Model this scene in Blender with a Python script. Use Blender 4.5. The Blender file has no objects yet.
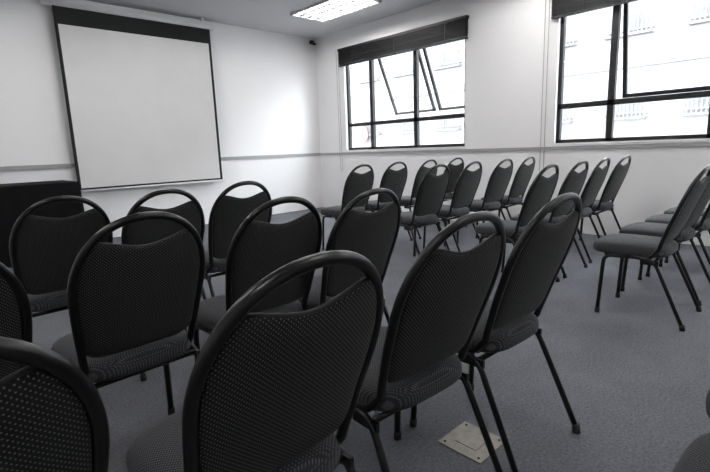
import bpy, bmesh, math, random
from mathutils import Vector, Matrix
random.seed(4)
S=bpy.context.scene
S.view_settings.view_transform='Standard'
H=1.15
XW=6.0; YW=7.28; ZC=3.22; X0=-3.0; Y0=-4.0

# ---------------- materials ----------------
def mat(name,col,rough=.5,metal=0,spec=.5,emit=None,es=0,noise=None,bump=None):
    m=bpy.data.materials.new(name); m.use_nodes=True
    nt=m.node_tree; b=nt.nodes['Principled BSDF']
    b.inputs['Base Color'].default_value=(*col,1); b.inputs['Roughness'].default_value=rough
    b.inputs['Metallic'].default_value=metal; b.inputs['Specular IOR Level'].default_value=spec
    if emit: 
        b.inputs['Emission Color'].default_value=(*emit,1); b.inputs['Emission Strength'].default_value=es
    tc=nt.nodes.new('ShaderNodeTexCoord')
    if noise:
        sc,amt=noise
        n=nt.nodes.new('ShaderNodeTexNoise'); n.inputs['Scale'].default_value=sc; n.inputs['Detail'].default_value=4
        nt.links.new(tc.outputs['Object'],n.inputs['Vector'])
        r=nt.nodes.new('ShaderNodeMapRange'); r.inputs['From Min'].default_value=.3; r.inputs['From Max'].default_value=.7
        r.inputs['To Min'].default_value=1-amt; r.inputs['To Max'].default_value=1+amt
        nt.links.new(n.outputs['Fac'],r.inputs['Value'])
        v=nt.nodes.new('ShaderNodeVectorMath'); v.operation='SCALE'; v.inputs[0].default_value=col
        nt.links.new(r.outputs['Result'],v.inputs['Scale']); nt.links.new(v.outputs['Vector'],b.inputs['Base Color'])
    if bump:
        sc,st=bump
        n=nt.nodes.new('ShaderNodeTexNoise'); n.inputs['Scale'].default_value=sc; n.inputs['Detail'].default_value=3
        nt.links.new(tc.outputs['Object'],n.inputs['Vector'])
        bp=nt.nodes.new('ShaderNodeBump'); bp.inputs['Strength'].default_value=st; bp.inputs['Distance'].default_value=.01
        nt.links.new(n.outputs['Fac'],bp.inputs['Height']); nt.links.new(bp.outputs['Normal'],b.inputs['Normal'])
    return m

def fabric(name,ax,c0,c1):
    m=bpy.data.materials.new(name); m.use_nodes=True
    nt=m.node_tree; b=nt.nodes['Principled BSDF']; L=nt.links.new
    tc=nt.nodes.new('ShaderNodeTexCoord'); sp=nt.nodes.new('ShaderNodeSeparateXYZ'); L(tc.outputs['Object'],sp.inputs[0])
    def mth(op,x,y=None):
        a=nt.nodes.new('ShaderNodeMath'); a.operation=op
        for i,q in enumerate((x,y)):
            if q is None: continue
            if isinstance(q,(int,float)): a.inputs[i].default_value=q
            else: L(q,a.inputs[i])
        return a.outputs[0]
    k=2*math.pi/.0098
    if ax=='Z': u,v=sp.outputs['X'],sp.outputs['Z']
    else:
        u=mth('SUBTRACT',mth('ABSOLUTE',sp.outputs['X']),sp.outputs['Z'])
        v=mth('SUBTRACT',sp.outputs['Y'],sp.outputs['Z'])
    p=mth('MULTIPLY',mth('SINE',mth('MULTIPLY',u,k)),mth('SINE',mth('MULTIPLY',v,k)))
    r=nt.nodes.new('ShaderNodeMapRange'); r.inputs['From Min'].default_value=.45; r.inputs['From Max'].default_value=.95; L(p,r.inputs['Value'])
    mx=nt.nodes.new('ShaderNodeMix'); mx.data_type='RGBA'; mx.inputs['A'].default_value=c0; mx.inputs['B'].default_value=c1
    L(r.outputs['Result'],mx.inputs['Factor']); L(mx.outputs['Result'],b.inputs['Base Color'])
    b.inputs['Roughness'].default_value=.9; b.inputs['Specular IOR Level'].default_value=.2
    b.inputs['Sheen Weight'].default_value=.08; b.inputs['Sheen Roughness'].default_value=.5
    n=nt.nodes.new('ShaderNodeTexNoise'); n.inputs['Scale'].default_value=500; L(tc.outputs['Object'],n.inputs['Vector'])
    bp=nt.nodes.new('ShaderNodeBump'); bp.inputs['Strength'].default_value=.3; bp.inputs['Distance'].default_value=.002
    L(mth('ADD',n.outputs['Fac'],r.outputs['Result']),bp.inputs['Height']); L(bp.outputs['Normal'],b.inputs['Normal'])
    return m

M_back=fabric('fabric_back','Z',(.011,.0115,.012,1),(.16,.16,.15,1))
M_seat=fabric('fabric_seat','Y',(.028,.030,.034,1),(.17,.17,.175,1))
M_tube=mat('black_enamel',(.004,.004,.004),.28,0,.5)
M_rub=mat('rubber',(.010,.010,.010),.7)
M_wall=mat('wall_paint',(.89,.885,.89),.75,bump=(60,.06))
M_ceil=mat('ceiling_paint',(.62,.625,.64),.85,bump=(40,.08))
M_rail=mat('rail_grey',(.36,.36,.36),.5)
M_black=mat('black_frame',(.006,.006,.007),.4)
M_blind=mat('blind_black',(.006,.006,.007),.5)
M_screen=mat('screen_fabric',(.72,.71,.705),.9,noise=(3,.02))
M_screenb=mat('screen_black',(.008,.008,.008),.8)
M_white=mat('white_plastic',(.8,.8,.8),.4)
M_cloth=mat('black_cloth',(.005,.005,.006),.9,0,.2,noise=(8,.2))
M_plate=mat('plate_metal',(.24,.225,.19),.5,.5,noise=(30,.15))
M_fac=mat('facade_white',(.128,.128,.129),.9,noise=(.8,.06))
M_facg=mat('facade_glass',(.070,.073,.078),.6)
M_facl=mat('facade_line',(.085,.085,.088),.8)
M_coral=mat('coral',(.14,.06,.05),.8)
M_lamp=mat('lamp_tube',(1,1,1),.5,emit=(1,.975,.95),es=70)
M_alu=mat('lamp_louvre',(.11,.11,.12),.5,0)
M_street=mat('street',(.15,.15,.15),.9,noise=(2,.1))
# carpet
M_carp=bpy.data.materials.new('carpet'); M_carp.use_nodes=True
nt=M_carp.node_tree; b=nt.nodes['Principled BSDF']; L=nt.links.new
tc=nt.nodes.new('ShaderNodeTexCoord')
def nz(s,d):
    n=nt.nodes.new('ShaderNodeTexNoise'); n.inputs['Scale'].default_value=s; n.inputs['Detail'].default_value=d; n.inputs['Roughness'].default_value=.75; L(tc.outputs['Object'],n.inputs['Vector']); return n.outputs['Fac']
cr=nt.nodes.new('ShaderNodeValToRGB'); cr.color_ramp.elements[0].position=.34; cr.color_ramp.elements[0].color=(.075,.077,.087,1)
cr.color_ramp.elements[1].position=.66; cr.color_ramp.elements[1].color=(.190,.194,.212,1)
f1=nz(85,4); f2=nz(1.6,4)
mm=nt.nodes.new('ShaderNodeMix'); mm.inputs['Factor'].default_value=.25; L(f1,mm.inputs['A']); L(f2,mm.inputs['B'])
L(mm.outputs['Result'],cr.inputs[0]); L(cr.outputs[0],b.inputs['Base Color']); b.inputs['Roughness'].default_value=.95; b.inputs['Specular IOR Level'].default_value=.15
bp=nt.nodes.new('ShaderNodeBump'); bp.inputs['Strength'].default_value=.4; bp.inputs['Distance'].default_value=.006; L(f1,bp.inputs['Height']); L(bp.outputs['Normal'],b.inputs['Normal'])
# thin glass
M_glass=bpy.data.materials.new('thin_glass'); M_glass.use_nodes=True
nt=M_glass.node_tree; nt.nodes.clear(); L=nt.links.new
o=nt.nodes.new('ShaderNodeOutputMaterial'); t=nt.nodes.new('ShaderNodeBsdfTransparent'); t.inputs[0].default_value=(.95,.965,.97,1)
g=nt.nodes.new('ShaderNodeBsdfGlossy'); g.inputs['Roughness'].default_value=.02
mx=nt.nodes.new('ShaderNodeMixShader'); mx.inputs[0].default_value=.05
L(t.outputs[0],mx.inputs[1]); L(g.outputs[0],mx.inputs[2]); L(mx.outputs[0],o.inputs[0])

# ---------------- mesh helpers ----------------
class MB:
    def __init__(s): s.bm=bmesh.new(); s.mats=[]
    def mi(s,m):
        if m not in s.mats: s.mats.append(m)
        return s.mats.index(m)
    def box(s,a,b,m,M=None,smooth=False):
        i=s.mi(m); x0,y0,z0=a; x1,y1,z1=b
        P=[(x0,y0,z0),(x1,y0,z0),(x1,y1,z0),(x0,y1,z0),(x0,y0,z1),(x1,y0,z1),(x1,y1,z1),(x0,y1,z1)]
        v=[s.bm.verts.new(M@Vector(p) if M else p) for p in P]
        for q in [(0,3,2,1),(4,5,6,7),(0,1,5,4),(1,2,6,5),(2,3,7,6),(3,0,4,7)]:
            f=s.bm.faces.new([v[k] for k in q]); f.material_index=i
    def tube(s,pts,r,m,n=12,cap=True):
        i=s.mi(m); pts=[Vector(p) for p in pts]; rings=[]
        t0=(pts[1]-pts[0]).normalized()
        ref=Vector((1,0,0)) if abs(t0.x)<.9 else Vector((0,1,0))
        nrm=(ref-t0*ref.dot(t0)).normalized()
        for k,p in enumerate(pts):
            if k==0: t=t0
            elif k==len(pts)-1: t=(pts[k]-pts[k-1]).normalized()
            else: t=((pts[k+1]-p).normalized()+(p-pts[k-1]).normalized()).normalized()
            nrm=(nrm-t*nrm.dot(t)).normalized(); bn=t.cross(nrm)
            rings.append([s.bm.verts.new(p+r*(math.cos(a)*nrm+math.sin(a)*bn)) for a in [2*math.pi*j/n for j in range(n)]])
        for A,B in zip(rings,rings[1:]):
            for j in range(n):
                f=s.bm.faces.new([A[j],A[(j+1)%n],B[(j+1)%n],B[j]]); f.material_index=i; f.smooth=True
        if cap:
            for R in (rings[0][::-1],rings[-1]):
                f=s.bm.faces.new(R); f.material_index=i
    def obj(s,name,recalc=True):
        if recalc: bmesh.ops.recalc_face_normals(s.bm,faces=s.bm.faces)
        me=bpy.data.meshes.new(name); s.bm.to_mesh(me); s.bm.free()
        for m in s.mats: me.materials.append(m)
        ob=bpy.data.objects.new(name,me); S.collection.objects.link(ob); return ob
def fillet(P,r,n=6):
    P=[Vector(p) for p in P]; out=[P[0]]
    for a,b,c in zip(P,P[1:],P[2:]):
        d1=(a-b); d2=(c-b); rr=min(r,d1.length*.45,d2.length*.45)
        p1=b+d1.normalized()*rr; p2=b+d2.normalized()*rr
        for j in range(n+1):
            t=j/n; out.append((1-t)**2*p1+2*t*(1-t)*b+t*t*p2)
    out.append(P[-1]); return out

# ---------------- chair ----------------
ZA=.735; AH=.2335; WT=.209   # arch start, arch height (centre-line), half width
def yb(x,z):
    k=max(0,min(1,(.978-z)/.50)); return -.035+.180*k-.012*math.sin(math.pi*k) + .020*(x/.21)**2*min(1,max(0,(z-.42)/.2))
def taper(z): 
    return 1-.12*max(0,(ZA-z)/.26)**1.3 if z<ZA else 1
def build_chair():
    mb=MB()
    side=[]
    for k in range(0,9):
        z=.47+(ZA-.47)*k/8; x=WT*taper(z); side.append((x,yb(x,z),z))
    arch=[]
    for k in range(1,32):
        a=math.pi*k/32; c=math.cos(a); sn=math.sin(a)
        x=WT*math.copysign(abs(c)**.92,c); z=ZA+AH*sn**.92; arch.append((x,yb(x,z),z))
    up=[(.205,.475,0.012),(.198,.455,.400),(.188,.20,.410),(.184,.165,.44)]
    left=[(-p[0],p[1],p[2]) for p in side]
    low=fillet([up[0],up[1],up[2],side[0]],.05)
    full=low[:-1]+[Vector(p) for p in side+arch+left[::-1]]+[Vector((-p.x,p.y,p.z)) for p in low[:-1]][::-1]
    mb.tube(full,.0128,M_tube,16)
    for sx in (1,-1):
        mb.tube(fillet([(sx*.20,.30,.410),(sx*.207,.165,.402),(sx*.222,-.015,.012)],.05),.0115,M_tube,12)
        mb.tube([(sx*.2225,-.016,.0),(sx*.222,-.010,.035)],.0155,M_rub,12)
        mb.tube([(sx*.2052,.475,.0),(sx*.2045,.473,.035)],.0155,M_rub,12)
        mb.box((sx*.206-.006,.14,.372),(sx*.206+.006,.24,.402),M_tube)
    mb.tube([(-.196,.43,.395),(.196,.43,.395)],.010,M_tube)
    mb.tube([(-.203,.17,.392),(.203,.17,.392)],.010,M_tube)
    mb.box((-.17,.19,.402),(.17,.46,.418),M_rub)
    # back pad
    W=WT-.008; NU=36; NV=26
    iB=mb.mi(M_back)
    def arch_z(x):
        c=min(1,abs(x)/W)**(1/.92); return ZA+(AH-.004)*max(0,1-c*c)**.46
    xs=.145
    def zt(x):
        if abs(x)>=xs: return arch_z(x)
        q=.5*(1+math.cos(math.pi*x/xs)); return arch_z(xs)-.030*q**.8
    def zb(x):
        return .495+.035*(abs(x)/W)**8
    fr={};rr={}
    for i in range(NU+1):
        s_=math.sin(math.pi/2*(-1+2*i/NU)); s_=.5*s_+.5*(-1+2*i/NU); x0=s_*W
        for j in range(NV+1):
            v=.5-.5*math.cos(math.pi*j/NV); v=.5*v+.5*j/NV
            z=zb(x0)+(zt(x0)-zb(x0))*v; x=x0*taper(z)
            e=(max(0,1-abs(s_)**10)**.5)*(max(0,1-abs(2*v-1)**14)**.5)
            bul=.022+.010*(1-s_*s_)
            yc=yb(x,z)
            edge=i in(0,NU) or j in (0,NV)
            fr[i,j]=mb.bm.verts.new((x,yc+bul*e,z))
            rr[i,j]=fr[i,j] if edge else mb.bm.verts.new((x,yc-.012*e,z))
    for i in range(NU):
        for j in range(NV):
            for D,rev in ((fr,0),(rr,1)):
                q=[D[i,j],D[i+1,j],D[i+1,j+1],D[i,j+1]]
                q=list(dict.fromkeys(q))
                if rev: q=q[::-1]
                try:
                    f=mb.bm.faces.new(q); f.material_index=iB; f.smooth=True
                except ValueError: pass
    pp=[]
    for k in range(25):
        x=-xs+2*xs*k/24; z=zt(x); pp.append((x,yb(x,z)+.003,z-.003))
    mb.tube(pp,.006,M_rub,8)
    # seat
    iS=mb.mi(M_seat); n=56
    prof=[(.86,.414),(.955,.416),(.992,.425),(1,.440),(.992,.456),(.965,.469),(.91,.479),(.8,.487),(.6,.493),(.3,.496)]
    cy=.325; rings=[]
    for sc,z in prof:
        R=[]
        for k in range(n):
            a=2*math.pi*k/n; c,sn=math.cos(a),math.sin(a)
            x=.212*math.copysign(abs(c)**.5,c); y=.222*math.copysign(abs(sn)**.5,sn)
            x*=1+.06*(y/.22)
            if y>0: y+= .012*(1-(x/.23)**2)
            R.append(mb.bm.verts.new((x*sc,cy+y*sc,z)))
        rings.append(R)
    for A,B in zip(rings,rings[1:]):
        for k in range(n):
            f=mb.bm.faces.new([A[k],A[(k+1)%n],B[(k+1)%n],B[k]]); f.material_index=iS; f.smooth=True
    f=mb.bm.faces.new(rings[0][::-1]); f.material_index=iS
    f=mb.bm.faces.new(rings[-1]); f.material_index=iS; f.smooth=True
    return mb.obj('conference_chair')
chair=build_chair()
pos=[]
pos+=[(-.062,.665,0),(.477,.625,0),(1.03,.668,-3),(1.56,.66,-2)]
pos+=[(-.035,1.43,0),(.510,1.51,2),(1.02,1.485,-1),(1.43,1.40,0)]
pos+=[(.505,2.55,1),(.95,2.43,-1),(1.47,2.53,0)]
for y in (1.6,2.63,3.66):
    for k in range(4): pos.append((3.56+.6*k+random.uniform(-.02,.02),y+random.uniform(-.02,.02),random.uniform(-2.5,2.5)))
pos+=[(3.45,.60,0),(4.03,.62,-1),(4.60,.60,1),(5.18,.60,0)]
pos+=[(1.10,-.37,0),(1.575,-.355,0)]
for k,(x,y,a) in enumerate(pos):
    ob=chair if k==0 else bpy.data.objects.new('conference_chair',chair.data)
    if k: S.collection.objects.link(ob)
    ob.location=(x,y,0); ob.rotation_euler=(0,0,math.radians(a))

# ---------------- room ----------------
mb=MB(); mb.box((X0,Y0,-.1),(XW+.2,YW+.2,0),M_carp); mb.obj('floor')
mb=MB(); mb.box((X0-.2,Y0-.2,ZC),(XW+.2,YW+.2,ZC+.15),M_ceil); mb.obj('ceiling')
mb=MB(); mb.box((X0,YW,0),(XW,YW+.2,ZC),M_wall); mb.obj('wall_front')
mb=MB(); mb.box((X0-.2,Y0,-.1),(X0,YW+.2,ZC),M_wall); mb.obj('wall_left')
mb=MB(); mb.box((X0-.2,Y0-.2,-.1),(XW+.2,Y0,ZC),M_wall); mb.obj('wall_back')
wins=[(3.94,6.50),(0.02,2.62),(-3.5,-.94)]
ZS=1.12; ZT=2.88
mb=MB()
mb.box((XW,Y0,0),(XW+.2,YW+.2,ZS),M_wall); mb.box((XW,Y0,ZT),(XW+.2,YW+.2,ZC),M_wall)
ys=[YW+.2]
for a,b_ in wins: ys+=[b_,a]
ys.append(Y0)
for k in range(0,len(ys),2): mb.box((XW,ys[k+1],ZS),(XW+.2,ys[k],ZT),M_wall)
mb.obj('wall_right')
mb=MB(); mb.box((X0,YW-.02,1.03),(XW-.02,YW,1.085),M_rail); mb.obj('trim_1')
mb=MB(); mb.box((XW-.02,Y0,1.04),(XW,YW,1.08),M_rail); mb.obj('trim_2')

# ---------------- windows ----------------
def window(i,a,b_,ang):
    xf0,xf1=XW+.05,XW+.11; t=.045
    mb=MB()
    mb.box((xf0,a,ZS),(xf1,b_,ZS+t),M_black); mb.box((xf0,a,ZT-t),(xf1,b_,ZT),M_black)
    mb.box((xf0,a,ZS),(xf1,a+t,ZT),M_black); mb.box((xf0,b_-t,ZS),(xf1,b_,ZT),M_black)
    m1=b_-.62; m2=b_-1.60; zt=1.57
    for y in (m1,m2): mb.box((xf0,y-.035,ZS),(xf1,y+.035,ZT),M_black)
    mb.box((xf0,a,zt-.03),(xf1,b_,zt+.03),M_black)
    mb.box((XW-.012,a-.02,ZS-.03),(XW+.05,b_+.02,ZS-.002),M_white)
    gl=[]
    gl.append(((XW+.085,m1,ZS),(XW+.09,b_,ZT))); gl.append(((XW+.085,a,ZS),(XW+.09,m1,zt)))
    for g0,g1 in gl: mb.box(g0,g1,M_glass)
    for (ya,yb_) in ((m2+.04,m1-.04),(a+.05,m2-.04)):
        zt_=ZT-.05; h=zt_-(zt+.035)
        R=Matrix.Translation((xf1,0,zt_))@Matrix.Rotation(math.radians(-ang),4,'Y')
        s=.045
        mb.box((0,ya,-h),(.035,ya+s,0),M_black,R); mb.box((0,yb_-s,-h),(.035,yb_,0),M_black,R)
        mb.box((0,ya,-h),(.035,yb_,-h+s),M_black,R); mb.box((0,ya,-s),(.035,yb_,0),M_black,R)
        mb.box((.015,ya,-h),(.019,yb_,0),M_glass,R)
        p=R@Vector((.01,ya+.02,-h*.75)); mb.tube([(xf1,ya+.02,zt+.25),p],.006,M_black,8)
    ob=mb.obj('window_%d'%i)
    mb=MB()
    mb.box((XW-.07,a-.06,2.87),(XW-.005,b_+.08,2.91),M_blind)
    z=2.868
    while z>2.64:
        d=random.uniform(-.003,.003)
        mb.box((XW-.066+d,a-.05,z-.003),(XW-.012+d,b_+.07,z),M_blind); z-=random.choice((.0045,.006,.007,.009))
    mb.box((XW-.064,a-.05,2.605),(XW-.014,b_+.07,2.63),M_blind)
    for f in (.12,.5,.88):
        y=a+(b_-a)*f; mb.box((XW-.07,y-.006,2.61),(XW-.068,y+.006,2.88),M_blind)
    mb.obj('venetian_blind')
    mb=MB()
    mb.tube([(XW-.03,b_+.11,2.91),(XW-.03,b_+.11,.75)],.004,M_rail,6)
    mb.tube([(XW-.03,b_+.16,2.91),(XW-.03,b_+.16,.75)],.004,M_rail,6)
    mb.tube([(XW-.03,b_+.11,.75),(XW-.03,b_+.135,.73),(XW-.03,b_+.16,.75)],.004,M_rail,6)
    mb.box((XW-.045,b_+.09,2.90),(XW,b_+.18,2.925),M_white)
    mb.obj('blind_pull_cord')
    ld=bpy.data.lights.new('sky_portal','AREA'); ld.shape='RECTANGLE'; ld.size=b_-a; ld.size_y=ZT-ZS
    ld.cycles.is_portal=True
    lo=bpy.data.objects.new('window_portal',ld); S.collection.objects.link(lo)
    lo.location=(XW+.03,(a+b_)/2,(ZS+ZT)/2)
    lo.rotation_euler=Vector((-1,0,0)).to_track_quat('-Z','Z').to_euler()
    lo.parent=ob
for i,((a,b_),an) in enumerate(zip(wins,(25,10,13))): window(i+1,a,b_,an)

# ---------------- projection screen ----------------
mb=MB(); ya=YW-.13; xa,xb=1.64,3.77
mb.tube([(xa-.10,ya+.02,3.10),(xb+.06,ya+.02,3.10)],.045,M_white,16)
mb.box((xa-.10,ya-.02,3.12),(xb+.06,ya+.06,3.16),M_white)
for x in (xa+.1,xb-.1): mb.box((x-.02,ya,3.13),(x+.02,ya+.04,ZC),M_white)
zk=2.845
mb.box((xa,ya,zk),(xb,ya+.004,3.08),M_screenb)
mb.box((xa,ya,.72),(xa+.04,ya+.004,zk),M_screenb); mb.box((xb-.04,ya,.72),(xb,ya+.004,zk),M_screenb)
mb.box((xa+.04,ya,.75),(xb-.04,ya+.004,zk),M_screen); mb.box((xa+.04,ya,.72),(xb-.04,ya+.004,.75),M_screenb)
mb.tube([(xa-.01,ya+.002,.712),(xb+.01,ya+.002,.712)],.014,M_white,12)
mb.obj('projection_screen')

# ---------------- draped table ----------------
def draped(name,x0,x1,y0,y1,h):
    mb=MB(); i=mb.mi(M_cloth)
    per=[]; st=.035
    def seg(a,b_):
        n=max(2,int((Vector(b_)-Vector(a)).length/st)); return [Vector(a).lerp(Vector(b_),k/n) for k in range(n)]
    c=[(x0,y0),(x1,y0),(x1,y1),(x0,y1)]
    for k in range(4): per+=seg(c[k],c[(k+1)%4])
    cx=Vector(((x0+x1)/2,(y0+y1)/2)); rings=[]
    for zz,sp in ((h,-.012),(h-.006,-.003),(h-.03,0),(h*.75,.004),(h*.5,.008),(h*.25,.012),(.012,.016)):
        R=[]
        for k,p in enumerate(per):
            d=(p-cx).normalized(); amp=(1-zz/h)*.022
            off=sp+amp*math.sin(k*1.1+.8*math.sin(k*.37))
            q=p+d*off; R.append(mb.bm.verts.new((q.x,q.y,zz)))
        rings.append(R)
    n=len(per)
    for A,B in zip(rings,rings[1:]):
        for k in range(n):
            f=mb.bm.faces.new([A[k],A[(k+1)%n],B[(k+1)%n],B[k]]); f.material_index=i; f.smooth=True
    f=mb.bm.faces.new(rings[0]); f.material_index=i
    return mb.obj(name)
draped('draped_table',-.4,1.44,6.2,6.95,.885)

# ---------------- ceiling lights ----------------
def lightfix(x0,y0):
    w,l=.66,1.28; z1=ZC; z0=ZC-.035
    mb=MB(); t=.03
    mb.box((x0,y0,z0),(x0+t,y0+l,z1),M_white); mb.box((x0+w-t,y0,z0),(x0+w,y0+l,z1),M_white)
    mb.box((x0,y0,z0),(x0+w,y0+t,z1),M_white); mb.box((x0,y0+l-t,z0),(x0+w,y0+l,z1),M_white)
    mb.box((x0+t,y0+t,z1-.006),(x0+w-t,y0+l-t,z1-.001),M_alu)
    for k in range(4):
        x=x0+w*(k+.5)/4; mb.tube([(x,y0+t+.02,z1-.018),(x,y0+l-t-.02,z1-.018)],.010,M_lamp,10)
    for k in range(1,4):
        x=x0+w*k/4; mb.box((x-.006,y0+t,z0),(x+.006,y0+l-t,z1-.008),M_alu)
    for k in range(1,12):
        y=y0+l*k/12; mb.box((x0+t,y-.008,z0),(x0+w-t,y+.008,z0+.006),M_alu)
    mb.obj('ceiling_light')
for x in (4.62,1.7,-1.2):
    for y in (4.88,1.9,-1.1): lightfix(x,y)

# floor plate
mb=MB(); mb.box((1.35,.81,0),(1.54,1.0,.004),M_plate); mb.box((1.40,.86,.004),(1.49,.95,.006),M_plate)
for x,y in ((1.37,.83),(1.52,.83),(1.37,.98),(1.52,.98)): mb.tube([(x,y,.003),(x,y,.006)],.005,M_rub,8)
mb.obj('floor_outlet_plate')
mb=MB(); mb.box((5.86,YW-.06,3.11),(5.93,YW,3.17),M_black); mb.tube([(5.895,YW-.05,3.12),(5.88,YW-.14,3.09)],.025,M_black,12)
mb.obj('security_camera')

# ---------------- outside ----------------
mb=MB(); XF=19.5
mb.box((XF,-14,-8),(XF+6,40,8.0),M_fac)
for fl in range(-3,3):
    zb_=fl*2.9+1.15
    mb.box((XF-.12,-14,zb_+2.50),(XF,40,zb_+2.72),M_facl)
    y=-13
    while y<39:
        mb.box((XF-.03,y,zb_+.95),(XF,y+1.5,zb_+2.2),M_facg)
        mb.box((XF-.06,y-.06,zb_+.87),(XF,y+1.56,zb_+.95),M_fac)
        for q in (0,.5,1.0,1.5): mb.box((XF-.05,y+q-.03,zb_+.95),(XF,y+q+.03,zb_+2.2),M_fac)
        for q in range(12): mb.box((XF-.32,y+q*.136-.02,zb_+.75),(XF-.30,y+q*.136+.02,zb_+1.35),M_facg)
        mb.box((XF-.34,y-.03,zb_+1.32),(XF-.28,y+1.53,zb_+1.38),M_facg)
        mb.box((XF-.34,y-.03,zb_+.68),(XF,y+1.53,zb_+.75),M_facl)
        y+=2.6
mb.tube([(XF-.42,19.4,1.9),(XF-.36,19.4,1.9)],.5,M_coral,32); mb.tube([(XF-.37,19.4,1.9),(XF,19.4,1.9)],.05,M_facl,8)
mb.obj('neighbour_building')
mb=MB(); mb.box((6.3,-30,-8.2),(40,50,-8),M_street); mb.obj('street_ground')

w=bpy.data.worlds.new('World'); S.world=w; w.use_nodes=True
bg=w.node_tree.nodes['Background']; bg.inputs[0].default_value=(.95,.975,1,1); bg.inputs[1].default_value=20.0
sd=bpy.data.lights.new('sun','SUN'); sd.energy=2; sd.angle=.05
so=bpy.data.objects.new('sun',sd); S.collection.objects.link(so)
so.rotation_euler=Vector((.8,.25,-.7)).to_track_quat('-Z','Y').to_euler(); so.location=(0,0,12)

# ---------------- camera ----------------
th=math.radians(10.65); ro=math.radians(2.1); ph=math.radians(46.7)
hh=Vector((math.cos(ph),math.sin(ph),0)); r0=Vector((math.sin(ph),-math.cos(ph),0))
fw=hh*math.cos(th)-Vector((0,0,1))*math.sin(th); u0=r0.cross(fw)
cx=r0*math.cos(ro)-u0*math.sin(ro); cyv=r0*math.sin(ro)+u0*math.cos(ro); cz=-fw
M=Matrix((cx,cyv,cz)).transposed().to_4x4(); M.translation=(0,0,H)
cd=bpy.data.cameras.new('camera'); cam=bpy.data.objects.new('camera',cd); S.collection.objects.link(cam)
cam.matrix_world=M; cd.sensor_width=36; cd.lens=466/710*36; cd.clip_start=.02
S.camera=cam
